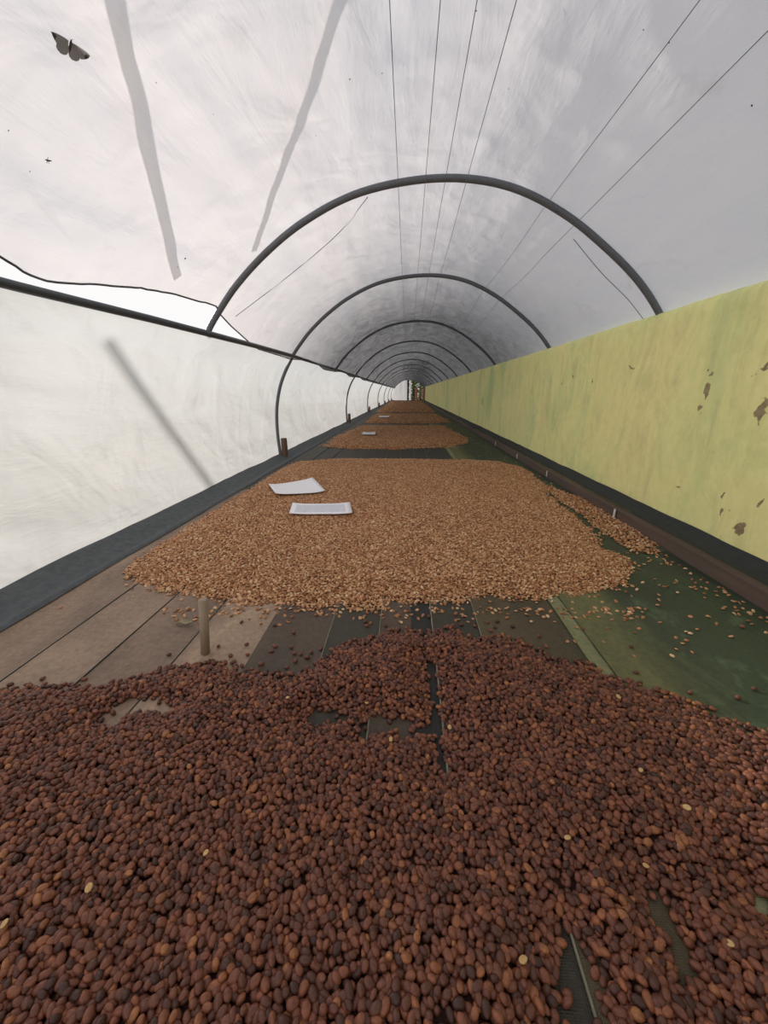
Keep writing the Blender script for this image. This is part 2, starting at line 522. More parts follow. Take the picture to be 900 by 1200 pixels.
# ------------------------------------------------------------------ green wall (right)
def wall_mat():
    m = M('yellow_green_plaster')
    v = m.coord((1, 1, 1))
    n1 = m.noise(m.coord((1, .8, .8)), 2.2, 6, .6, .6)
    base = m.ramp(n1, [(.30, srgb(208, 224, 146)), (.48, srgb(240, 240, 158)), (.68, srgb(250, 240, 162))])
    n2 = m.noise(m.coord((1, .9, .35), (5, 1, 3)), 3.0, 5, .6, .8)
    base = m.mix(m.ramp(n2, [(.54, 0.0), (.70, .6)]), base, srgb(168, 204, 134))
    # vertical run marks
    n3 = m.noise(m.coord((1, 1, .12), (2, 7, 0)), 9, 5, .65, .3)
    base = m.mix(m.ramp(n3, [(.58, 0.0), (.78, .35)]), base, srgb(150, 150, 100))
    n6 = m.noise(m.coord((1, 1.3, .5), (8, 1, 2)), 6, 7, .7, .8)
    base = m.mix(m.ramp(n6, [(.50, 0.0), (.70, .45)]), base, srgb(196, 186, 120))
    n5 = m.noise(v, 24, 6, .7)
    base = m.mix(.18, base, m.ramp(n5, [(.3, (0.35, .36, .2, 1)), (.7, (.9, .88, .6, 1))]))
    # paint flaked away: random flakes and the large known spots
    n4 = m.noise(m.coord((1, 1, .8), (1, 2, 5)), 7.5, 8, .72, .6)
    fl = m.ramp(n4, [(.685, 0.0), (.70, 1.0)])
    c = m.node('ShaderNodeTexCoord')
    warp = m.node('ShaderNodeVectorMath', operation='ADD')
    nz = m.node('ShaderNodeTexNoise'); nz.inputs['Scale'].default_value = 30; nz.inputs['Detail'].default_value = 5
    m.l.new(c.outputs['Object'], nz.inputs['Vector'])
    sub = m.node('ShaderNodeVectorMath', operation='MULTIPLY_ADD')
    sub.inputs[1].default_value = (.07, .07, .07); sub.inputs[2].default_value = (-.035, -.035, -.035)
    m.l.new(nz.outputs['Color'], sub.inputs[0])
    m.l.new(c.outputs['Object'], warp.inputs[0]); m.l.new(sub.outputs[0], warp.inputs[1])
    for (px, py, ry, rz) in [(829, 458, .020, .022), (822, 478, .008, .014), (833, 436, .010, .010), (868, 620, .014, .018), (848, 583, .007, .014), (846, 602, .006, .012),
                             (893, 480, .016, .036), (897, 430, .010, .015), (795, 570, .010, .006), (893, 590, .006, .014), (672, 441, .020, .006), (693, 446, .008, .006),
                             (740, 430, .020, .006), (662, 372, .012, .006), (565, 470, .02, .05)]:
        d = ray(px, py); s = (1.93 * H) / d[0]
        p = (1.93 * H, d[1] * s, H + d[2] * s)
        vs = m.node('ShaderNodeVectorMath', operation='SUBTRACT'); vs.inputs[1].default_value = p
        m.l.new(warp.outputs[0], vs.inputs[0])
        dv = m.node('ShaderNodeVectorMath', operation='MULTIPLY'); dv.inputs[1].default_value = (.01, 1 / ry, 1 / rz)
        m.l.new(vs.outputs[0], dv.inputs[0])
        ln = m.node('ShaderNodeVectorMath', operation='LENGTH'); m.l.new(dv.outputs[0], ln.inputs[0])
        fl = m.math('MAXIMUM', fl, m.ramp(ln.outputs['Value'], [(.85, 1.0), (1.0, 0.0)]))
    under = m.ramp(m.noise(v, 45, 4), [(.3, srgb(128, 112, 84)), (.7, srgb(172, 158, 116))])
    col = m.mix(fl, base, under)
    m.base(col); m.rough(.88)
    h = m.math('SUBTRACT', m.math('MULTIPLY', m.noise(v, 12, 7, .62), 1.0), m.math('MULTIPLY', fl, .35))
    m.nrm(m.bump(h, .45, .012))
    return m.m
mat_wall = wall_mat()
YB0, YB1 = -2.6 * H, 45 * H
ys = np.concatenate([np.arange(YB0, 3.5, .02), np.arange(3.5, 9, .06), np.arange(9, YB1, .3)])
WX, WT, TOPZ = 1.93 * H, .13, H + .585 * H
rows = []
inner_z = [GROUND, -.3, 0.02] + list(np.linspace(.08, TOPZ - .02, 22))
for y in ys:
    top = TOPZ + float(fbm(np.array([y * 3.0]), np.array([0.5]), 61)[0]) * .006 + float(fbm(np.array([y * 22.]), np.array([.1]), 67)[0]) * .0035
    prof_pts = []
    for z in inner_z:
        b = float(fbm(np.array([y * 2.4]), np.array([z * 2.4]), 71)[0]) * .006 + float(fbm(np.array([y * 11.]), np.array([z * 11.]), 73)[0]) * .0018
        prof_pts.append((WX + b, y, z))
    prof_pts += [(WX + .004, y, top - .008), (WX + .012, y, top - .001), (WX + .05, y, top + .004), (WX + WT - .01, y, top), (WX + WT, y, top - .01), (WX + WT, y, 0), (WX + WT, y, GROUND)]
    rows.append(np.array(prof_pts))
P = np.vstack(rows)
nv = len(rows[0])
Fc = list(map(tuple, grid(len(ys), nv, P)))
Fc += [tuple(range(nv)), tuple(range((len(ys) - 1) * nv, len(ys) * nv))[::-1]]
wr = link_mesh('wall_right', P, Fc, mat_wall)
tag(wr, 'low yellow-green plastered wall with flaking paint along the right side', 'wall', kind='structure')

# ------------------------------------------------------------------ floor
gx, gy = 40, 60
X, Y = np.meshgrid(np.linspace(-14, 14, gx), np.linspace(-6, 48, gy), indexing='ij')
Z = GROUND + fbm(X * .6, Y * .6, 81).clip(-1, 1) * .0
P = np.stack([X.ravel(), Y.ravel(), Z.ravel()], 1)
fl = link_mesh('floor', P, grid(gx, gy, P), mat_earth)
tag(fl, 'bare brown earth under and around the drying bed', 'ground', kind='structure')

# ------------------------------------------------------------------ drying bed
bed = empty('drying_bed', (0, 0, GROUND))
tag(bed, 'long raised drying bed lined with dark net strips between film and green wall', 'drying bed')
def liner_mat(name, c, c2, blot=None, scale=6, weave=True, c3=None):
    m = M(name)
    n = m.noise(m.coord((1, .35, 1)), scale, 6, .65, .5)
    col = m.ramp(n, [(.3, c), (.7, c2)])
    if blot:
        nb = m.noise(m.coord((1, .55, 1), (4, 1, 0)), 3.2, 6, .6, 1.0)
        col = m.mix(m.ramp(nb, [(.50, 0.0), (.60, .85)]), col, blot)
    if c3:
        nc = m.noise(m.coord((1.2, .8, 1), (1, 6, 0)), 9, 8, .7, .4)
        col = m.mix(m.ramp(nc, [(.54, 0.0), (.62, .7)]), col, c3)
    if name == 'dark_green_tarp':     # faded olive on its left margin, an irregular wash of old algae
        cc = m.node('ShaderNodeTexCoord'); sx = m.node('ShaderNodeSeparateXYZ'); m.l.new(cc.outputs['Object'], sx.inputs[0])
        wob = m.noise(m.coord((1, .6, 1), (9, 3, 0)), 4, 5, .6, .6)
        xx = m.math('ADD', sx.outputs[0], m.math('MULTIPLY', wob, .30))
        col = m.mix(m.ramp(xx, [(.60, 1.0), (.70, 0.0)]), col, m.ramp(n, [(.3, srgb(92, 94, 60)), (.7, srgb(122, 120, 78))]))
    fine = m.noise(m.coord(), 90, 4, .7)
    col = m.mix(.35, col, m.mix(1.0, col, m.ramp(fine, [(.35, .45), (.65, 1.5)]), 'MULTIPLY'))
    m.base(col); m.rough(.62)
    w = m.node('ShaderNodeTexWave', wave_type='BANDS', bands_direction='X'); w.inputs['Scale'].default_value = 160
    w2 = m.node('ShaderNodeTexWave', wave_type='BANDS', bands_direction='Y'); w2.inputs['Scale'].default_value = 160
    co = m.coord(); m.l.new(co, w.inputs[0]); m.l.new(co, w2.inputs[0])
    hh = m.math('ADD', m.math('MULTIPLY', m.math('ADD', w.outputs['Fac'], w2.outputs['Fac']), .25), m.noise(m.coord((1, .3, 1)), 7, 4))
    m.nrm(m.bump(hh, .35, .006))
    return m.m
LB = liner_mat('brown_net_light', srgb(122, 102, 86), srgb(172, 146, 122))
LB2 = liner_mat('brown_net_mid', srgb(108, 90, 76), srgb(158, 132, 110))
LD = liner_mat('brown_net_dark', srgb(66, 56, 46), srgb(92, 76, 62))
LK = liner_mat('charcoal_net', srgb(50, 47, 38), srgb(64, 59, 47))
LKK = liner_mat('black_net', srgb(30, 30, 28), srgb(40, 40, 36))
LO = liner_mat('olive_brown_net', srgb(70, 62, 44), srgb(94, 82, 58))
LG = liner_mat('pale_green_strip', srgb(122, 124, 90), srgb(150, 150, 110))
LGR = liner_mat('dark_green_tarp', srgb(40, 50, 38), srgb(58, 70, 50), srgb(50, 66, 46), 5, True, srgb(84, 104, 78))
LOG = liner_mat('olive_tarp', srgb(84, 92, 58), srgb(108, 112, 72), srgb(58, 74, 50), 5)
strips = [(-1.76, -1.45, LB2), (-1.45, -1.17, LB), (-1.17, -.89, LB2), (-.89, -.60, LB), (-.60, -.325, LD), (-.325, -.108, LK), (-.108, .035, LD), (.035, .125, LKK),
          (.125, .33, LK), (.33, .72, LO), (.72, .785, LG), (.785, 1.74, LGR)]
ysb = np.concatenate([np.arange(-.4, 2.0, .04), np.arange(2.0, 6, .2), np.arange(6, END * H - .45, 1.0)])
near_y = ysb[ysb < 2.3]; far_y = ysb[ysb > 1.9]
lengths = [(a, b, mt, near_y if a < .7 else ysb) for a, b, mt in strips] + [(-1.76, -.9, LK, far_y), (-.9, .0, LK, far_y), (.0, .72, LK, far_y)]
for i, (a, b, mt, yy_) in enumerate(lengths):
    nx = 6
    X, Y = np.meshgrid(np.linspace(0, 1, nx), yy_, indexing='ij')
    XX = (a + (b - a) * X) * H
    # each strip is laid a little over its left neighbour, seams show as small steps
    Zl = (.0006 if yy_ is not far_y else .0014) + .003 * (1 - X) ** 4 + .0015 * fbm(XX * 12, Y * 5, 91 + i)
    P = np.stack([XX.ravel(), Y.ravel(), Zl.ravel()], 1)
    P2 = P.copy(); P2[:, 2] -= .003
    n = len(P); f = grid(nx, len(yy_), P)
    Fall = list(map(tuple, f)) + [tuple(q[::-1] + n) for q in f]
    o = link_mesh('liner_strip', np.vstack([P, P2]) - np.array([0, 0, GROUND]), Fall, mt, bed)
    if mt is LG: o['label'] = 'narrow pale green liner strip'
    if mt is LGR: o['label'] = 'dark green tarpaulin strip, olive along its left margin'
# pale seam cords
seam_m = simple('seam_cord', srgb(120, 118, 100), .8, .2, 50, .2, .002)
for sx, r in ((-1.45, .0016), (-1.17, .0016), (-.89, .0016), (-.325, .0014), (-.108, .0014), (.125, .0020), (.33, .0015)):
    o = tube('seam_cord', [(sx * H + .002 * math.sin(y * 3), y, .0035 - GROUND) for y in np.arange(-.3, 8, .2)], r, mat_netr if sx < -.5 else seam_m, bed, 5)
# bed frame: planks under the liner, cross bars, legs
for k in range(9):
    x0 = -1.76 * H + k * .195
    bm = box_vf(x0, x0 + .185, -.45, END * H - .5, -.026, -.006, 0)
    bmesh.ops.translate(bm, vec=(0, 0, -GROUND), verts=bm.verts)
    link_bm('bed_plank', bm, mat_wood_y, bed)
for k in range(14):
    y = .1 + k * 1.95
    bm = box_vf(-1.8 * H, 1.75 * H, y, y + .05, -.08, -.026, 0)
    bmesh.ops.translate(bm, vec=(0, 0, -GROUND), verts=bm.verts)
    link_bm('cross_bar', bm, mat_wood, bed)
    for x in (-1.6 * H, 1.6 * H):
        bm = box_vf(x - .025, x + .025, y, y + .05, GROUND, -.08, 0)
        bmesh.ops.translate(bm, vec=(0, 0, -GROUND), verts=bm.verts)
        link_bm('leg', bm, mat_wood, bed)
# left upturned net edge
NS = 14
ysn = np.concatenate([np.arange(-.6, 4, .04), np.arange(4, END * H - .45, .3)])
rows = []
for y in ysn:
    s = np.linspace(0, 1, NS)
    x = (-1.745 - .285 * s) * H + .004 * vnoise(s * 2, np.full(NS, y * 3), 5)
    z = .002 + .030 * s ** 1.5 + .006 * fbm(s * 3, np.full(NS, y * 4.0), 101) * s + .010 * np.exp(-((s - .08) / .08) ** 2)
    rows.append(np.stack([x, np.full(NS, y), z - GROUND], 1))
P = np.vstack(rows)
o = link_mesh('net_edge', P, grid(len(ysn), NS, P), mat_net, bed); o['label'] = 'dark grey net edge turned up against the side film'
# side board on the right and the black net tucked over it
bx = 1.725 * H
rows = []
sec = [(0, 0), (0, .040), (.004, .046), (.020, .047), (.024, .044), (.024, 0)]
for y in ysn:
    w = .0025 * math.sin(y * 1.7) + .0015 * math.sin(y * 5.1)
    rows.append(np.array([(bx + a + w, y, .001 + b * (1 + .04 * math.sin(y * 2.3)) - GROUND) for a, b in sec]))
P = np.vstack(rows)
o = link_mesh('side_board', P, list(map(tuple, grid(len(ysn), 6, P))), mat_wood_y, bed, False); o['label'] = 'brown edge board running along the foot of the green wall'
rows = []
for y in ysn:
    s = np.linspace(0, 1, NS)
    x = bx + .020 + (WX - .004 - bx - .020) * s
    z = .049 + .010 * np.sin(s * math.pi * .5) - .012 * np.sin(s * math.pi) + .004 * fbm(s * 3, np.full(NS, y * 5.0), 111) + .012 * s ** 3
    rows.append(np.stack([x, np.full(NS, y), z - GROUND], 1))
P = np.vstack(rows)
o = link_mesh('net_edge', P, grid(len(ysn), NS, P), mat_netr, bed); o['label'] = 'black net folded over the board against the green wall'
# white clips on the board
for px, py in ((581, 517), (606, 534), (641, 554), (720, 602)):
    d = ray(px, py); s = (bx - .003) / d[0]; y = d[1] * s
    bm = box_vf(bx - .0055, bx - .001, y - .005, y + .005, .006, .042, .001)
    o = link_bm('white_clip', bm, mat_tagm)
    tag(o, {581: 'white clip on the right edge board, farthest of four', 606: 'white clip on the right edge board, second farthest',
            641: 'white clip on the right edge board, second nearest', 720: 'nearest white clip on the right edge board'}[px], 'clip', 'clips on the edge board')

# ------------------------------------------------------------------ wooden posts at the hoop legs
plabs = ['nearest stubby wooden post against the white left film', 'second wooden post along the white left film', 'third wooden post along the left film',
         'fourth wooden post along the left film', 'fifth wooden post along the left film, far away', 'sixth wooden post, near the far end', 'seventh and farthest wooden post on the left']
for i, D in enumerate(sorted(LEGGED)):
    x, y = -1.94 * H, (D + .02) * H
    top = .155 if i == 0 else .15 + .01 * (i % 2)
    pts = [(x, y, GROUND), (x, y, -.05), (x + .002, y, top * .5), (x + .004, y, top - .004), (x + .004, y, top)]
    V, Fc = tube_vf(pts, [.026, .024, .024, .0235, .021], 12)
    V = [(v.x * 1 + .0015 * math.sin(v.z * 40 + j), v.y + .0015 * math.cos(j * 2.1), v.z) for j, v in enumerate(V)]
    o = link_mesh('wooden_post', V, Fc, mat_wood, None, True)
    tag(o, plabs[i], 'post', 'wooden posts along the left film')

# ------------------------------------------------------------------ stake standing on the liner between the heaps
p0 = on_z(241, 766, 0)
p1 = at_y(238, 703, p0[1] + .004)
stk = tube('wooden_stake', [(p0[0], p0[1], .002), (p0[0] * .5 + p1[0] * .5 + .001, p0[1], p1[2] * .5), p1, (p1[0], p1[1], p1[2] + .003)], [.0085, .0085, .0088, .006],
           simple('grey_stake_wood', srgb(156, 138, 118), .8, .25, 40, .4, .002, (1, 1, .2)), None, 12)
tag(stk, 'short upright grey wooden stake on the bare liner between the two heaps', 'stake')

# ------------------------------------------------------------------ beans
def bean_mesh(name, kind, seed, lod=2):
    r = random.Random(seed)
    bm = bmesh.new()
    bmesh.ops.create_icosphere(bm, subdivisions=lod, radius=1)
    if kind == 'cherry': L, W, T = .0055, .0041, .0038
    else: L, W, T = .0050, .0037, .0022
    L *= r.uniform(.95, 1.08)
    ph = r.uniform(0, 6)
    for v in bm.verts:
        c = v.co
        x, y, z = c
        a = math.atan2(z, y)
        rad = math.hypot(y, z)
        if kind == 'cherry':
            rid = 1 - .05 * abs(math.sin(a * 3 + ph)) * rad - .03 * r.random()
            tip = 1 + .10 * max(0, x - .8) * 5 * (rad < .3)
            taper = 1 - .10 * x
            v.co = Vector((x * L * tip, y * W * rid * taper, z * T * rid * taper))
        else:
            zz = z if z < 0 else z * .45
            groove = -.32 * math.exp(-(y / .16) ** 2) * max(0, 1 - x * x) if z > 0 else 0
            v.co = Vector((x * L, y * W * (1 - .04 * r.random()), (zz + groove) * T * 1.2))
    me = bpy.data.meshes.new(name); bm.to_mesh(me); bm.free()
    me.polygons.foreach_set('use_smooth', [True] * len(me.polygons))
    return me

def bean_mat(name, stops, rough, spot, spotc):
    m = M(name)
    oi = m.node('ShaderNodeObjectInfo')
    col = m.ramp(oi.outputs['Random'], stops)
    n = m.noise(m.coord((90, 240, 240)), 1.6, 4, .6)
    col = m.mix(m.ramp(n, [(.35, spot), (.65, 0.0)]), col, spotc)
    m.base(col); m.rough(rough)
    m.b.inputs['Specular IOR Level'].default_value = .35
    m.nrm(m.bump(n, .35, .0006))
    return m.m
mat_cherry = bean_mat('dried_cherry_skin', [(0, srgb(66, 42, 35)), (.25, srgb(104, 64, 50)), (.55, srgb(126, 77, 59)), (.85, srgb(142, 86, 62)), (.95, srgb(160, 100, 66)), (1, srgb(180, 120, 78))], .40, .45, srgb(62, 40, 34))
mat_parch = bean_mat('parchment_skin', [(0, srgb(138, 92, 60)), (.3, srgb(182, 130, 90)), (.6, srgb(206, 154, 110)), (.85, srgb(222, 178, 134)), (1, srgb(236, 206, 166))], .60, .35, srgb(120, 74, 46))
mat_pale = simple('pale_bean_skin', srgb(196, 160, 104), .55, .12, 300, .1, .0004)
mat_under = simple('cherry_bed_under', srgb(62, 38, 32), .9, .3, 150, .6, .004)
def under_parch():
    m = M('parchment_under')
    co = m.coord()
    vor = m.node('ShaderNodeTexVoronoi'); vor.inputs['Scale'].default_value = 110; m.l.new(co, vor.inputs['Vector'])
    sepc = m.node('ShaderNodeSeparateColor'); m.l.new(vor.outputs['Color'], sepc.inputs[0])
    col = m.ramp(sepc.outputs[0], [(0, srgb(118, 74, 44)), (.4, srgb(168, 112, 70)), (.8, srgb(194, 138, 92)), (1, srgb(220, 176, 126))])
    m.base(col); m.rough(.7)
    m.nrm(m.bump(vor.outputs['Distance'], -.8, .006)); return m.m
mat_underp = under_parch()

cher = [bean_mesh('cherry_%s' % n, 'cherry', 100 + i) for i, n in enumerate('abcd')]
par = [bean_mesh('parchment_%s' % n, 'parch', 200 + i, 2) for i, n in enumerate('abc')]
for me in cher: me.materials.append(mat_cherry)
for me in par: me.materials.append(mat_parch)

def seg_dist(P, poly):
    P = np.asarray(P); A = np.asarray(poly); B = np.roll(A, -1, 0)
    best = np.full(len(P), 1e9)
    inside = np.zeros(len(P), bool)
    for a, b in zip(A, B):
        ab = b - a
        t = np.clip(((P - a) @ ab) / (ab @ ab + 1e-12), 0, 1)
        d = np.linalg.norm(P - (a + t[:, None] * ab), axis=1)
        best = np.minimum(best, d)
        c = ((a[1] > P[:, 1]) != (b[1] > P[:, 1]))
        xi = (b[0] - a[0]) * (P[:, 1] - a[1]) / (b[1] - a[1] + 1e-15) + a[0]
        inside ^= c & (P[:, 0] < xi)
    return np.where(inside, best, -best)
def wpoly(px, z=0.0):
    return np.array([on_z(x, y, z)[:2] for x, y in px])

def heap_gn(o, protos):
    ng = bpy.data.node_groups.new('scatter_' + o.name, 'GeometryNodeTree')
    ng.interface.new_socket('Geometry', in_out='INPUT', socket_type='NodeSocketGeometry')
    ng.interface.new_socket('Geometry', in_out='OUTPUT', socket_type='NodeSocketGeometry')
    N = ng.nodes; Lk = ng.links
    gi = N.new('NodeGroupInput'); go = N.new('NodeGroupOutput')
    iop = N.new('GeometryNodeInstanceOnPoints')
    j = N.new('GeometryNodeJoinGeometry')
    for p in protos[::-1]:
        oi = N.new('GeometryNodeObjectInfo'); oi.transform_space = 'ORIGINAL'; oi.inputs['Object'].default_value = p
        oi.inputs['As Instance'].default_value = True
        Lk.new(oi.outputs['Geometry'], j.inputs[0])
    def attr(nm, t):
        a = N.new('GeometryNodeInputNamedAttribute'); a.data_type = t; a.inputs['Name'].default_value = nm; return a.outputs[0]
    Lk.new(gi.outputs[0], iop.inputs['Points'])
    Lk.new(j.outputs[0], iop.inputs['Instance'])
    iop.inputs['Pick Instance'].default_value = True
    Lk.new(attr('pick', 'INT'), iop.inputs['Instance Index'])
    Lk.new(attr('rot', 'FLOAT_VECTOR'), iop.inputs['Rotation'])
    Lk.new(attr('scl', 'FLOAT'), iop.inputs['Scale'])
    Lk.new(attr('isp', 'BOOLEAN'), iop.inputs['Selection'])
    j2 = N.new('GeometryNodeJoinGeometry')
    Lk.new(gi.outputs[0], j2.inputs[0]); Lk.new(iop.outputs[0], j2.inputs[0])
    Lk.new(j2.outputs[0], go.inputs[0])
    md = o.modifiers.new('scatter', 'NODES'); md.node_group = ng

def build_heap(name, gridP, faces, pts, rots, scl, pick, mat, protos):
    me = bpy.data.meshes.new(name)
    V = np.vstack([gridP, pts]) if len(gridP) else pts
    me.from_pydata(V.tolist(), [], [tuple(map(int, f)) for f in faces])
    me.materials.append(mat)
    if len(me.polygons): me.polygons.foreach_set('use_smooth', [True] * len(me.polygons))
    n0 = len(gridP); n = len(V)
    a = me.attributes.new('isp', 'BOOLEAN', 'POINT'); a.data.foreach_set('value', np.r_[np.zeros(n0, bool), np.ones(n - n0, bool)])
    a = me.attributes.new('pick', 'INT', 'POINT'); a.data.foreach_set('value', np.r_[np.zeros(n0, np.int32), pick.astype(np.int32)])
    a = me.attributes.new('scl', 'FLOAT', 'POINT'); a.data.foreach_set('value', np.r_[np.zeros(n0), scl].astype(np.float32))
    a = me.attributes.new('rot', 'FLOAT_VECTOR', 'POINT'); a.data.foreach_set('vector', np.vstack([np.zeros((n0, 3)), rots]).astype(np.float32).ravel())
    o = bpy.data.objects.new(name, me); COL.objects.link(o)
    heap_gn(o, protos)
    return o

def jitter_grid(x0, x1, y0, y1, sp, jit=.38):
    nx = int((x1 - x0) / sp); ny = int((y1 - y0) / (sp * .866))
    ix, iy = np.meshgrid(np.arange(nx), np.arange(ny), indexing='ij')
    x = x0 + (ix + .5 * (iy % 2)) * sp; y = y0 + iy * sp * .866
    x = x + rng.uniform(-jit, jit, x.shape) * sp; y = y + rng.uniform(-jit, jit, x.shape) * sp
    return np.stack([x.ravel(), y.ravel()], 1)

def rand_rots(n, tilt):
    r = rng.normal(0, tilt, (n, 3)); r[:, 2] = rng.uniform(0, 2 * math.pi, n); return r

def indiv(name, me, loc, rot, s, lab, cat, grp):
    o = bpy.data.objects.new(name, me); COL.objects.link(o)
    o.location = loc; o.rotation_euler = rot; o.scale = (s, s, s)
    return tag(o, lab, cat, grp)

# ---- the near heap of dark dried cherries
near_px = [(-160, 860), (-60, 822), (0, 812), (50, 804), (100, 806), (140, 800), (190, 787), (230, 780), (265, 776), (300, 786), (345, 791), (368, 782), (385, 765), (400, 757), (430, 752),
           (445, 745), (470, 739), (495, 743), (510, 742), (530, 735), (545, 745), (560, 749), (590, 746), (620, 757), (650, 774), (680, 776), (700, 786), (740, 801), (800, 821), (850, 843), (900, 861), (1000, 905)]
NP = wpoly(near_px)
NP = np.vstack([NP, [[1.70 * H, .30], [1.70 * H, -.12], [-1.72 * H, -.12], [-1.72 * H, .55]]])
# keep inside the bed
NP[:, 0] = np.clip(NP[:, 0], -1.73 * H, 1.71 * H)
def surf_h(P, dist):
    e = np.clip(dist / .10, 0, 1); e = e * e * (3 - 2 * e)
    return np.where(dist > 0, .004 + .016 * e + .006 * e * fbm(P[:, 0] * 7, P[:, 1] * 7, 121), 0)
HZ = .016
holes_px = [
    [(118, 838), (128, 822), (145, 815), (168, 815), (196, 820), (196, 826), (168, 824), (146, 828), (134, 842)],
    [(364, 836), (372, 826), (392, 826), (406, 830), (404, 838), (386, 838), (370, 842)],
    [(422, 842), (436, 834), (470, 836), (486, 840), (482, 850), (508, 842), (506, 852), (470, 856), (440, 850), (424, 856)],
    [(503, 770), (509, 770), (520, 895), (514, 895)],
    [(664, 1082), (676, 1094), (690, 1115), (704, 1150), (712, 1210), (660, 1215), (657, 1165), (664, 1130), (660, 1105)],
    [(765, 1040), (776, 1046), (788, 1072), (782, 1078), (770, 1062)],
    [(790, 1088), (802, 1096), (814, 1124), (808, 1130), (796, 1115)],
    [(888, 1040), (905, 1048), (905, 1064), (892, 1056)],
]
HOLES = [wpoly(h, HZ) for h in holes_px]
def heap_dist(P):
    d = seg_dist(P, NP)
    d = d + .010 * fbm(P[:, 0] * 25, P[:, 1] * 25, 131)
    ho = np.full(len(P), 1e9)
    for hpoly in HOLES:
        ho = np.minimum(ho, -seg_dist(P, hpoly) - .0022)
    return d, ho
gxn, gyn = 230, 120
X, Y = np.meshgrid(np.linspace(-1.74 * H, 1.72 * H, gxn), np.linspace(-.12, .83, gyn), indexing='ij')
GP = np.stack([X.ravel(), Y.ravel()], 1)
d, ho = heap_dist(GP)
dd = np.minimum(d, ho * 1.5)
gz = np.where(dd > .008, surf_h(GP, dd) - .0052, -.001)
ok = (dd > .006)
fc = grid(gxn, gyn, GP)
fc = fc[np.all(ok[fc], axis=1)]
G3 = np.column_stack([GP, gz])
allp = []
for layer, (zo, sp) in enumerate(((0.0, .0071), (.0034, .0085))):
    q = jitter_grid(-1.74 * H, 1.72 * H, -.12, .85, sp)
    d, ho = heap_dist(q)
    if layer == 0:
        ho = ho + .006 * fbm(q[:, 0] * 60, q[:, 1] * 60, 191, 2)
        keep = (d > -.004) & (ho > .001) & ~((d < .018) & (rng.random(len(q)) < .35))
        strag = (ho < .004) & (rng.random(len(q)) < .05) & (d > 0)
        keep |= strag
    else:
        keep = (d > .022) & (ho > .009) & (rng.random(len(q)) < .8)
    q = q[keep]; dq = np.minimum(d[keep], ho[keep] * 1.5)
    z = np.maximum(surf_h(q, dq), .0045) + zo + rng.uniform(-.0012, .0012, len(q)) - .0005
    allp.append(np.column_stack([q, z]))
CP = np.vstack(allp)
crot = rand_rots(len(CP), .45)
cscl = rng.uniform(.80, 1.12, len(CP)); cpick = rng.integers(0, 4, len(CP))
# the ones that show largest become objects of their own
pj = proj(CP); dist = np.linalg.norm(CP - np.array([0, 0, H]), axis=1)
inframe = (pj[:, 0] > 4) & (pj[:, 0] < 896) & (pj[:, 1] > 700) & (pj[:, 1] < 1194)
cdepth = ((CP - np.array([0, 0, H])) @ RM)[:, 2] * -1
topl = np.arange(len(CP)) >= len(allp[0])
cand = np.where(inframe & (cdepth > 0) & topl)[0]
cand = cand[np.argsort(cdepth[cand])][:235]
GRP = 'dark dried coffee cherries at the near edge of the heap'
prot = []
for i, c in enumerate(cand):
    k = i if i < 4 else int(cpick[c])
    third = 'left' if pj[c, 0] < 300 else 'middle' if pj[c, 0] < 600 else 'right'
    o = indiv('coffee_cherry', cher[k], CP[c], crot[c], float(cscl[c]), 'dark reddish-brown dried coffee cherry on the near heap, at the bottom %s of the photo' % third, 'coffee cherry', GRP + ', ' + third)
    if i < 4: prot.append(o)
m = np.ones(len(CP), bool); m[cand] = False
heap = build_heap('cherry_heap', G3, fc, CP[m], crot[m], cscl[m], cpick[m], mat_under, prot)
tag(heap, 'large foreground heap of dark reddish-brown dried coffee cherries', 'coffee heap', kind='stuff')

# single cherries scattered on the bare liner
lone = [(99, 796), (213, 781), (229, 795), (278, 794), (198, 767), (290, 767), (336, 782), (346, 774), (365, 764), (430, 749), (452, 733), (430, 733),
        (345, 825 - 60), (322, 733), (344, 741), (322, 757), (318, 763), (283, 729), (289, 755), (270, 768), (256, 757), (341, 758), (353, 766), (371, 777), (306, 778), (325, 787),
        (416, 749), (414, 775), (393, 777), (376, 760), (360, 770), (428, 728), (503, 722), (534, 719), (541, 732), (522, 735), (556, 733), (571, 729), (580, 735), (583, 728), (601, 734), (632, 745), (575, 739),
        (683, 737), (740, 728 + 30), (865, 817), (809, 811), (745, 788), (884, 807), (610, 748), (625, 762), (640, 757), (870, 734), (861, 852), (50, 795), (12, 802)]
for px, py in lone:
    p = on_z(px, py, .0045)
    dq = seg_dist(np.array([[p[0], p[1]]]), NP)[0]
    if dq > .012: continue
    wh = 'brown liner left of the wooden stake' if px < 236 else 'brown liner just right of the wooden stake' if px < 380 else 'dark middle strips between the two heaps' if px < 560 else 'olive-brown strip between the heaps' if px < 660 else 'green tarpaulin right of the near heap'
    indiv('coffee_cherry', cher[random.randrange(4)], p, (random.gauss(0, .2), random.gauss(0, .2), random.uniform(0, 6.28)), random.uniform(.85, 1.1),          'single dark dried cherry lying loose on the ' + wh, 'coffee cherry', 'loose dark cherries on the ' + wh)
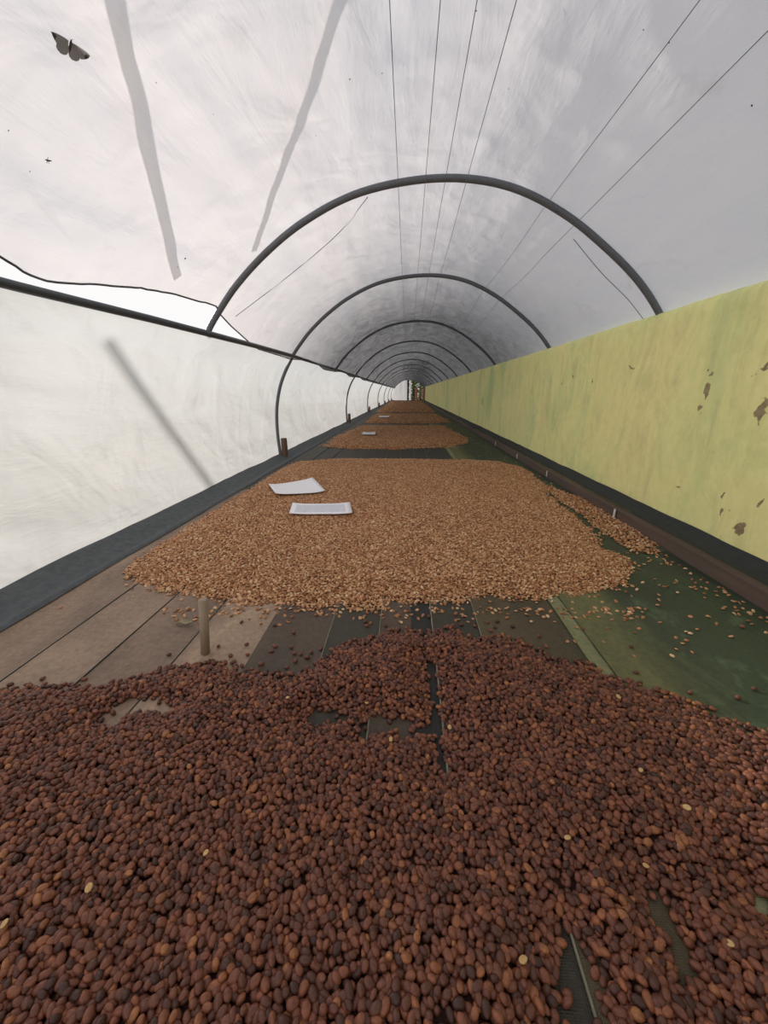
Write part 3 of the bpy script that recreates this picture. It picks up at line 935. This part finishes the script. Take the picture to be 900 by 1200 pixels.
# pale split beans in the dark heap
pale = [(751, 902, 'pale split bean on the dark heap, at its upper right'), (665, 981, 'pale split bean on the dark heap, right of centre'), (241, 999, 'pale cream bean on the left half of the dark heap'),
        (757, 1014, 'small yellow bean fragment low on the right of the dark heap'), (104, 1040, 'yellowish bean low on the far left of the dark heap'), (458, 866, 'pale bean just below the gaps in the dark heap'),
        (527, 852, 'pale bean right of the middle seam in the dark heap'), (805, 946, 'dull cream bean near the right side of the dark heap'), (337, 817, 'pale bean at the upper left gap of the dark heap'),
        (855, 1105, 'pale yellow bean chip at the lower right of the dark heap'), (725, 816, 'pale bean along the upper right edge of the dark heap'), (5, 1082, 'yellow bean at the left border of the dark heap'),
        (613, 1124, 'pale bean beside the long gap at the bottom of the dark heap'), (430, 823, 'orange-pale bean above the middle gaps of the dark heap')]
pal_me = par[0].copy(); pal_me.materials.clear(); pal_me.materials.append(mat_pale)
for px, py, lab in pale:
    p = on_z(px, py, .028)
    P2 = np.array([[p[0], p[1]]]); d_, h_ = heap_dist(P2)
    zz = float(surf_h(P2, np.minimum(d_, h_ * 1.5))[0]) + .0095
    p = on_z(px, py, zz)
    indiv('pale_bean', pal_me, p, (random.gauss(0, .25), random.gauss(0, .25), random.uniform(0, 6.28)), random.uniform(.7, .95), lab, 'coffee bean', 'pale beans on the dark heap')

# ---- the lighter parchment heaps
def light_heap(name, poly, lab, sp, scale, layers, n_ind, thick=.012, extra=None, seed=1, edge=.03, under_min=.02):
    bb0 = poly.min(0); bb1 = poly.max(0)
    step = max(.014, sp * 1.6)
    gx = int((bb1[0] - bb0[0]) / step) + 2; gy = int((bb1[1] - bb0[1]) / step) + 2
    X, Y = np.meshgrid(np.linspace(bb0[0], bb1[0], gx), np.linspace(bb0[1], bb1[1], gy), indexing='ij')
    GP = np.stack([X.ravel(), Y.ravel()], 1)
    def dist(P):
        return seg_dist(P, poly) + edge * fbm(P[:, 0] * 9, P[:, 1] * 9, 141 + seed) + .25 * edge * fbm(P[:, 0] * 40, P[:, 1] * 40, 145 + seed)
    def hh(P, d):
        e = np.clip(d / .12, 0, 1); e = e * e * (3 - 2 * e)
        # raked furrows run along the bed
        return .0025 + thick * e * (.75 + .25 * fbm(P[:, 0] * 8, P[:, 1] * 3, 151 + seed))
    d = dist(GP)
    gz = hh(GP, d) - .0025
    fc = grid(gx, gy, GP); fc = fc[np.all((d > under_min)[fc], axis=1)]
    G3 = np.column_stack([GP, gz])
    out = []
    for L in range(layers):
        q = jitter_grid(bb0[0] - .08, bb1[0] + .08, bb0[1] - .06, bb1[1] + .06, sp * (1 + .2 * L), .45)
        d = dist(q)
        pr = np.clip((d + .022) / .03, 0, 1) ** 1.6
        pr = np.where(d < 0, pr * .55 + .012 * np.exp(d / .05), pr) if L == 0 else np.where(d > .02, .75, 0)
        k = (rng.random(len(q)) < pr) & (np.abs(q[:, 0]) < 1.70 * H)
        q = q[k]; d = d[k]
        out.append(np.column_stack([q, hh(q, d) + .0024 * L * scale + rng.uniform(-.0006, .0012, len(q)) * scale]))
    if extra is not None: out.append(extra)
    Pn = np.vstack(out)
    rot = rand_rots(len(Pn), .38)
    flip = rng.random(len(Pn)) < .5
    rot[flip, 0] += math.pi
    scl = rng.uniform(.85, 1.12, len(Pn)) * scale; pick = rng.integers(0, 3, len(Pn))
    ind = []
    if n_ind:
        dp = -((Pn - np.array([0, 0, H])) @ RM)[:, 2]
        pp = proj(Pn)
        okk = np.where((pp[:, 0] > 3) & (pp[:, 0] < 897))[0]
        ind = okk[np.argsort(dp[okk])][:n_ind]
    return Pn, rot, scl, pick, ind, G3, fc

p2_px = [(146, 668), (160, 682), (185, 694), (240, 703), (300, 708), (360, 711), (440, 711), (520, 706), (560, 703), (600, 703), (650, 700), (700, 696), (736, 684), (742, 668), (735, 655), (712, 645),
         (700, 628), (672, 605), (648, 585), (636, 566), (612, 548), (585, 541), (540, 539), (460, 538), (400, 538), (350, 541), (325, 552), (296, 572), (250, 600), (205, 628), (165, 652)]
P2p = wpoly(p2_px)
st_px = [(632, 566), (655, 575), (690, 588), (735, 612), (768, 640), (764, 650), (742, 646), (712, 628), (685, 608), (655, 588)]
Sp = wpoly(st_px)
q = jitter_grid(Sp[:, 0].min(), Sp[:, 0].max(), Sp[:, 1].min(), Sp[:, 1].max(), .0078, .45)
dS = seg_dist(q, Sp) + .02 * fbm(q[:, 0] * 12, q[:, 1] * 12, 171)
q = q[(dS > 0) & (rng.random(len(q)) < .85)]
extra = np.column_stack([q, rng.uniform(.0025, .007, len(q))])
# thin scatter over the green tarpaulin and the liner
sc_px = []
for k in range(420):
    x = rng.uniform(180, 760); y = 712 + abs(rng.normal(0, 7)); sc_px.append((x, y) if rng.random() < .55 else (rng.uniform(650, 900), 0))
sc_pts = [on_z(x, y, .003) for x, y in sc_px if y > 0]
for k in range(170):
    t = rng.uniform(0, 1); x = 640 + 280 * t; y0 = 600 + (x - 720) * .62
    sc_pts.append(on_z(x, y0 - 2 + abs(rng.normal(0, 14)) + 8, .003))
for k in range(50):
    sc_pts.append(on_z(rng.uniform(650, 860), rng.uniform(660, 770), .003))
for k in range(200):
    Dq = rng.uniform(3, 16); sc_pts.append((rng.uniform(1.0, 1.68) * H, Dq * H, .003))
for k in range(60):
    sc_pts.append((rng.uniform(-1.7, -1.3) * H, rng.uniform(1.9, 4) * H, .003))
sc_pts = np.array([p for p in sc_pts if abs(p[0]) < 1.69 * H])
extra = np.vstack([extra, sc_pts])
Pn, rot, scl, pick, ind, G3, fc = light_heap('parchment_heap', P2p, '', .0074, 1.0, 2, 290, .016, extra, 1)
prot2 = []
for i, c in enumerate(ind):
    k = i if i < 3 else int(pick[c])
    on_tarp = False
    qx, qy = proj(Pn[c])[0]
    wh = 'on the green tarpaulin between heap and edge board' if qx > 690 else ('on the liner just before the middle heap, ' if qy > 712 else 'at the near fringe of the middle heap, ') + ('left side' if qx < 360 else 'middle' if qx < 560 else 'right side')
    o = indiv('parchment_bean', par[k], Pn[c], rot[c], float(scl[c]), 'light tan coffee bean ' + wh, 'coffee bean', 'tan parchment beans ' + wh)
    if i < 3: prot2.append(o)
m_ = np.ones(len(Pn), bool); m_[ind] = False
o = build_heap('parchment_heap', G3, fc, Pn[m_], rot[m_], scl[m_], pick[m_], mat_underp, prot2)
tag(o, 'nearest heap of light tan coffee beans, two white papers on it', 'coffee heap', kind='stuff')
far = [([(378, 524), (384, 518), (402, 508), (424, 499), (520, 499), (534, 507), (549, 514), (551, 519), (530, 524), (470, 527), (410, 527)], 'third coffee heap, a tan bank behind the one with papers', .013, 1.5),
       ([(427, 496), (434, 490), (443, 485), (510, 485), (520, 490), (527, 495), (500, 496.5), (450, 496.5)], 'fourth coffee heap, thin tan band further down the bed', .022, 2.2),
       ([(441, 483.5), (447, 478), (457, 470.2), (493, 470.2), (503, 477), (510, 483.5)], 'farthest coffee heap reaching the end of the tunnel', .045, 3.2)]
for k, (pp, lab, sp, scale) in enumerate(far):
    poly = wpoly(pp)
    Pn, rot, scl, pick, ind, G3, fc = light_heap('parchment_heap', poly, lab, sp, scale, 1, 0, .02, None, 5 + k, .06, -.02)
    o = build_heap('parchment_heap', G3, fc, Pn, rot, scl, pick, mat_underp, prot2)
    tag(o, lab, 'coffee heap', kind='stuff')

# ------------------------------------------------------------------ papers
def paper_mat(printed):
    m = M('paper_printed' if printed else 'paper_plain')
    if printed:
        c = m.node('ShaderNodeTexCoord')
        br = m.node('ShaderNodeTexBrick'); br.inputs['Scale'].default_value = 9; br.inputs['Mortar Size'].default_value = .035
        br.inputs['Color1'].default_value = (.85, .86, .9, 1); br.inputs['Color2'].default_value = (.78, .8, .86, 1); br.inputs['Mortar'].default_value = (.50, .52, .62, 1)
        m.l.new(c.outputs['UV'], br.inputs['Vector'])
        w = m.noise(m.coord((1, 1, 1), kind='UV'), 22, 3, .7)
        col = m.mix(m.ramp(w, [(.55, 0.0), (.62, .4)]), br.outputs['Color'], (.45, .47, .58, 1))
        sp = m.node('ShaderNodeSeparateXYZ'); m.l.new(c.outputs['UV'], sp.inputs[0])
        def band(s, lo, hi):
            return m.math('MULTIPLY', m.math('GREATER_THAN', s, lo), m.math('LESS_THAN', s, hi))
        inside = m.math('MULTIPLY', band(sp.outputs[0], .08, .90), band(sp.outputs[1], .16, .84))
        m.base(m.mix(inside, (.88, .88, .92, 1), col))
    else:
        m.base((.88, .88, .92, 1))
    m.rough(.7)
    return m.m
def paper(name, px, z, lab, printed, curl=.006, seed=0):
    q = [np.array(on_z(x, y, z)) for x, y in px]          # tl, tr, br, bl
    n = 14
    V = []; UV = []
    for i in range(n):
        for j in range(n):
            u, v = i / (n - 1), j / (n - 1)
            p = (q[3] * (1 - u) + q[2] * u) * (1 - v) + (q[0] * (1 - u) + q[1] * u) * v
            p = p + np.array([0, 0, curl * (.5 + .5 * math.sin(u * 4 + seed) * math.cos(v * 3 + seed)) + curl * 1.5 * (abs(u - .5) * 2) ** 4])
            V.append(p); UV.append((u, v))
    me_o = link_mesh(name, V, grid(n, n, np.array(V)), paper_mat(printed))
    uvl = me_o.data.uv_layers.new(name='UVMap')
    for li, l in enumerate(me_o.data.loops): uvl.data[li].uv = UV[l.vertex_index]
    md = me_o.modifiers.new('thickness', 'SOLIDIFY'); md.thickness = .0006
    tag(me_o, lab, 'paper')
    return me_o
paper('paper_sheet', [(315, 569), (366, 562), (381, 577), (323, 581)], .024, 'plain white paper lying skewed on the tan heap, the farther of two', False, .006, 1)
paper('paper_sheet', [(343, 591), (410, 590), (413, 603), (339, 603)], .024, 'white printed form on the tan heap, nearer and oblong', True, .004, 2)
paper('paper_sheet', [(426, 506.5), (440, 506.5), (440, 509.5), (424, 509.5)], .030, 'small white paper on the third heap', False, .004, 3)
paper('paper_sheet', [(445, 487.3), (457, 487.3), (456, 489), (444, 489)], .032, 'tiny white paper far away on the fourth heap', False, .004, 4)

# ------------------------------------------------------------------ dry leaf on the liner
c = np.array(on_z(216, 732, .004))
V = []; Fc = []
for i in range(9):
    u = i / 8; w = .007 * math.sin(math.pi * min(1, u * .95 + .05)) ** .8
    for s_ in (-1, 0, 1):
        V.append((c[0] + (u - .5) * .038, c[1] + s_ * w + .004 * math.sin(u * 3), c[2] + .004 * abs(s_) + .004 * math.sin(u * 5) ** 2))
for i in range(8):
    for s_ in range(2):
        Fc.append((i * 3 + s_, (i + 1) * 3 + s_, (i + 1) * 3 + s_ + 1, i * 3 + s_ + 1))
lf = link_mesh('dry_leaf', V, Fc, simple('dry_leaf_tan', srgb(150, 140, 108), .8, .3, 90, .2, .001))
lf.modifiers.new('thickness', 'SOLIDIFY').thickness = .0006
tag(lf, 'curled dry leaf on the brown liner just left of the wooden stake', 'leaf')

# ------------------------------------------------------------------ moth on the roof film
def local_frame(px, py, off=.002):
    c = roof_hit(px, py, off)
    nrm = -np.array([c[0], 0, c[2] - .25]); nrm /= np.linalg.norm(nrm)
    return c, nrm
def to_plane(c, nrm, px, py, lift=0.0):
    d = ray(px, py); o_ = np.array([0, 0, H])
    s = ((c - o_) @ nrm) / (d @ nrm)
    return o_ + d * s + nrm * lift
def moth_mat(name, c1, c2):
    return simple(name, c1, .9, .25, 180, .2, .001)
mw = sheet_mat('moth_wing', (.40, .38, .37, 1), (.30, .28, .27, 1), .5, False, .1, .15)
mw2 = sheet_mat('moth_wing_edge', (.2, .18, .18, 1), (.14, .13, .13, 1), .5, False, .1, .1)
mb = simple('moth_body', srgb(72, 66, 64), .9, .2, 220, .4, .0006)
c, nrm = local_frame(80, 55, .003)
moth = empty('moth', tuple(c)); tag(moth, 'grey moth with spread wings on the white roof film, top left', 'moth')
def wing(name, pxs, lift, mat):
    P_ = [to_plane(c, nrm, x, y, lift) - c for x, y in pxs]
    top = [p + nrm * .0006 for p in P_]
    n = len(P_)
    Fc = [tuple(range(n)), tuple(range(2 * n - 1, n - 1, -1))] + [(i, i + n, (i + 1) % n + n, (i + 1) % n) for i in range(n)]
    return link_mesh(name, P_ + top, Fc, mat, moth, False)
Z = lambda l: [(40 + x * 80 / 900, 20 + y * 70 / 788) for x, y in l]
wing('forewing', Z([(215, 180), (260, 192), (330, 225), (400, 265), (445, 300), (440, 330), (380, 325), (320, 345), (295, 350), (262, 290), (235, 235)]), .0010, mw)
wing('forewing', Z([(490, 325), (560, 368), (630, 415), (690, 460), (725, 500), (700, 530), (650, 548), (605, 545), (575, 470), (530, 400), (480, 360)]), .0010, mw)
wing('hindwing', Z([(295, 345), (340, 335), (400, 322), (445, 335), (452, 400), (445, 470), (430, 492), (390, 496), (345, 475), (305, 430), (288, 385)]), .0, mw)
wing('hindwing', Z([(470, 345), (520, 385), (560, 440), (590, 500), (602, 540), (585, 572), (545, 580), (495, 560), (462, 520), (452, 470), (450, 400)]), .0, mw)
wing('wing_tip', Z([(215, 180), (250, 192), (285, 230), (262, 285), (235, 235)]), .0016, mw2)['label'] = 'dark wing tip'
wing('wing_tip', Z([(670, 475), (700, 470), (725, 500), (700, 530), (660, 545), (655, 510)]), .0016, mw2)['label'] = 'dark wing tip'
bpts = [to_plane(c, nrm, *Z([p])[0], .0025) - c for p in ((475, 285), (472, 310), (466, 345), (458, 400), (450, 450))]
tube('body', bpts, [.0008, .0016, .0020, .0015, .0006], mb, moth, 8)
for e in ((462, 268), (492, 270)):
    tube('antenna', [bpts[0], to_plane(c, nrm, *Z([e])[0], .003) - c], .0004, mb, moth, 4)

# smaller insects and flecks on the film
c2, n2 = local_frame(56, 188, .001)
fly = empty('small_fly', tuple(c2)); tag(fly, 'small dark fly on the roof film below the moth', 'fly')
a = [to_plane(c2, n2, x, y, .001) - c2 for x, y in ((52.5, 186.5), (55, 187.5), (57.5, 188), (60, 188))]
tube('body', a, [.0006, .0016, .0015, .0005], mb, fly, 6)
for pq in ((54.5, 191), (57.5, 191.5), (56, 184)):
    tube('leg', [a[1], to_plane(c2, n2, *pq, .0006) - c2], .0005, mb, fly, 4)
mfleck = simple('dark_fleck', srgb(52, 50, 48), .9, .2, 200, .2, .001)
flecks = [(217, 303, .0036, 'largest dark fleck on the roof film left of the nearest hoop'), (208, 313, .0018, 'tiny dark fleck just under the largest fleck on the roof film'),
          (183, 97, .0012, 'tiny dark fleck on the roof film to the right of the moth'), (370, 159, .0016, 'small dark fleck on the roof film above the nearest hoop on the left'),
          (410, 93, .0018, 'small dark fleck on the roof film left of the ridge wires'), (558, 13, .0016, 'small fleck on the film at the top between ridge wires'),
          (784, 50, .0018, 'small dark fleck right of the upper haunch wire'), (754, 35, .0014, 'tiny fleck near the top, left of the haunch wire'), (881, 124, .0024, 'dark fleck on the roof film at the right border'),
          (35, 201, .0014, 'tiny fleck left of and under the small fly'), (448, 86, .0014, 'tiny fleck beside the leftmost ridge wire'), (636, 221, .0015, 'tiny fleck just above the nearest hoop on the right'),
          (10, 153, .0012, 'tiny fleck at the left border of the roof film'), (250, 134, .0012, 'tiny fleck between the two grey shadow bands'), (596, 104, .0012, 'tiny fleck right of the four ridge wires')]
for px, py, r, lab in flecks:
    c3, n3 = local_frame(px, py, .001)
    bm = bmesh.new(); bmesh.ops.create_icosphere(bm, subdivisions=1, radius=r)
    for v in bm.verts:
        v.co *= random.uniform(.7, 1.3)
        k = v.co.dot(Vector(n3)); v.co -= Vector(n3) * k * .6
    o = link_bm('dirt_fleck', bm, mfleck); o.location = c3
    tag(o, lab, 'fleck', 'dark flecks on the roof film')

# ------------------------------------------------------------------ unseen pole added outside the left film to cast a soft slanting band
for (a_, b_, rr, lab) in (((112, 378), (222, 535), .019, 'unseen slanting pole added outside the left film to cast a soft diagonal band'),):
    ps = []
    for q_ in (a_, b_):
        hit = SIDE_BVH.ray_cast(Vector((0, 0, H)), Vector(ray(*q_)).normalized(), 20)[0]
        ps.append(np.array(hit) + np.array(sd) * .42)
    dd_ = (ps[1] - ps[0]); t_ = (GROUND - ps[1][2]) / dd_[2]
    foot = ps[1] + dd_ * t_
    o = tube('shadow_pole', [ps[0] + dd_ * .10, ps[0] + dd_ * .4, ps[1], foot], rr, mat_wood, None, 10); tag(o, lab, 'pole')
# ------------------------------------------------------------------ far end of the tunnel
ye = END * H
def sheet_box(name, x0, x1, z0, z1, y, mat, lab, cat, kind=None):
    n = 16
    V = []
    for k in range(2):
        for i in range(n):
            for j in range(n):
                u, v = i / (n - 1), j / (n - 1)
                V.append((x0 + (x1 - x0) * u, y + k * .004 + .02 * math.sin(u * 17) * v, z0 + (z1 - z0) * v))
    f = grid(n, n, None)
    Fc = list(map(tuple, f)) + [tuple(q[::-1] + n * n) for q in f]
    o = link_mesh(name, V, Fc, mat); tag(o, lab, cat, kind=kind); return o
sheet_box('wall_end', -2.1 * H, -.08 * H, -.3, H + 1.45 * H, ye + .05, mat_endsheet, 'white plastic film closing the left half of the far end', 'end sheet', 'structure')
sheet_box('film_strip', .18 * H, .42 * H, -.1, H + 1.45 * H, ye + .12, mat_endsheet, 'narrow white film strip hanging right of the far end post', 'film strip')
bm = box_vf(-.09 * H, .12 * H, ye - .05, ye + .05, GROUND, H + 1.5 * H, .01)
o = link_bm('end_post', bm, simple('dark_post', srgb(60, 54, 50), .8, .2, 10, .3, .01)); tag(o, 'dark upright post in the middle of the far end opening', 'post')
def tree(name, x, y, h, lab, seed, trunk_r=.12):
    r = random.Random(seed)
    t = empty(name, (x, y, GROUND)); tag(t, lab, 'tree')
    tube('trunk', [(0, 0, 0), (.05, 0, h * .3), (-.03, .02, h * .6), (.02, 0, h * .8)], [trunk_r, trunk_r * .8, trunk_r * .6, trunk_r * .3], simple('bark_' + str(seed), srgb(70, 58, 46), .9, .3, 8, .6, .02), t, 8)
    V = []; Fc = []
    for k in range(900):
        a = r.uniform(0, 6.28); rr = r.uniform(.1, .9) * h * .26; z = h * r.uniform(.12, 1.0)
        c_ = Vector((math.cos(a) * rr, math.sin(a) * rr, z))
        d1 = Vector((r.gauss(0, 1), r.gauss(0, 1), r.gauss(0, .6))).normalized() * .13; d2 = d1.cross(Vector((r.gauss(0, 1), r.gauss(0, 1), 1))).normalized() * .05
        i0 = len(V); V += [c_ - d1, c_ + d2, c_ + d1, c_ - d2]; Fc.append((i0, i0 + 1, i0 + 2, i0 + 3))
    m = M('leaves_' + str(seed)); m.base(m.ramp(m.noise(m.coord(), 3, 3), [(.3, srgb(52, 70, 34)), (.7, srgb(110, 130, 62))])); m.rough(.7)
    f = link_mesh('foliage', V, Fc, m.m, t, False); f['kind'] = 'stuff'
tree('leafy_tree', .75 * H, ye + 1.6, 3.2, 'leafy green tree seen through the far opening, close to the film strip', 5)
tree('leafy_tree', 1.9 * H, ye + 4.5, 3.6, 'paler leafy tree beyond the far opening, further right', 6)
wr2 = simple('red_brown_plank', srgb(136, 88, 62), .85, .25, 12, .3, .01, (1, 1, .2))
for (x0, x1, w, lab) in ((.90, 1.00, .05, 'thin leaning plank left of the others at the far right end'), (1.22, 1.18, .05, 'second leaning plank at the far right end'), (1.42, 1.55, .07, 'broad red-brown plank at the far right end beside the green wall')):
    V, Fc = tube_vf([(x0 * H, ye - .25, GROUND), (x1 * H, ye + .1, H + .55 * H)], w * .6, 4)
    o = link_mesh('leaning_plank', V, Fc, wr2, None, False); tag(o, lab, 'plank', 'planks leaning at the far end')
bm = box_vf(WX - .03, WX + WT, YB1 + .02, ye, GROUND, H + .4 * H, .01)
o = link_bm('wall_far', bm, wr2); tag(o, 'short red-brown wall section beyond the far end of the green wall', 'wall', kind='structure')
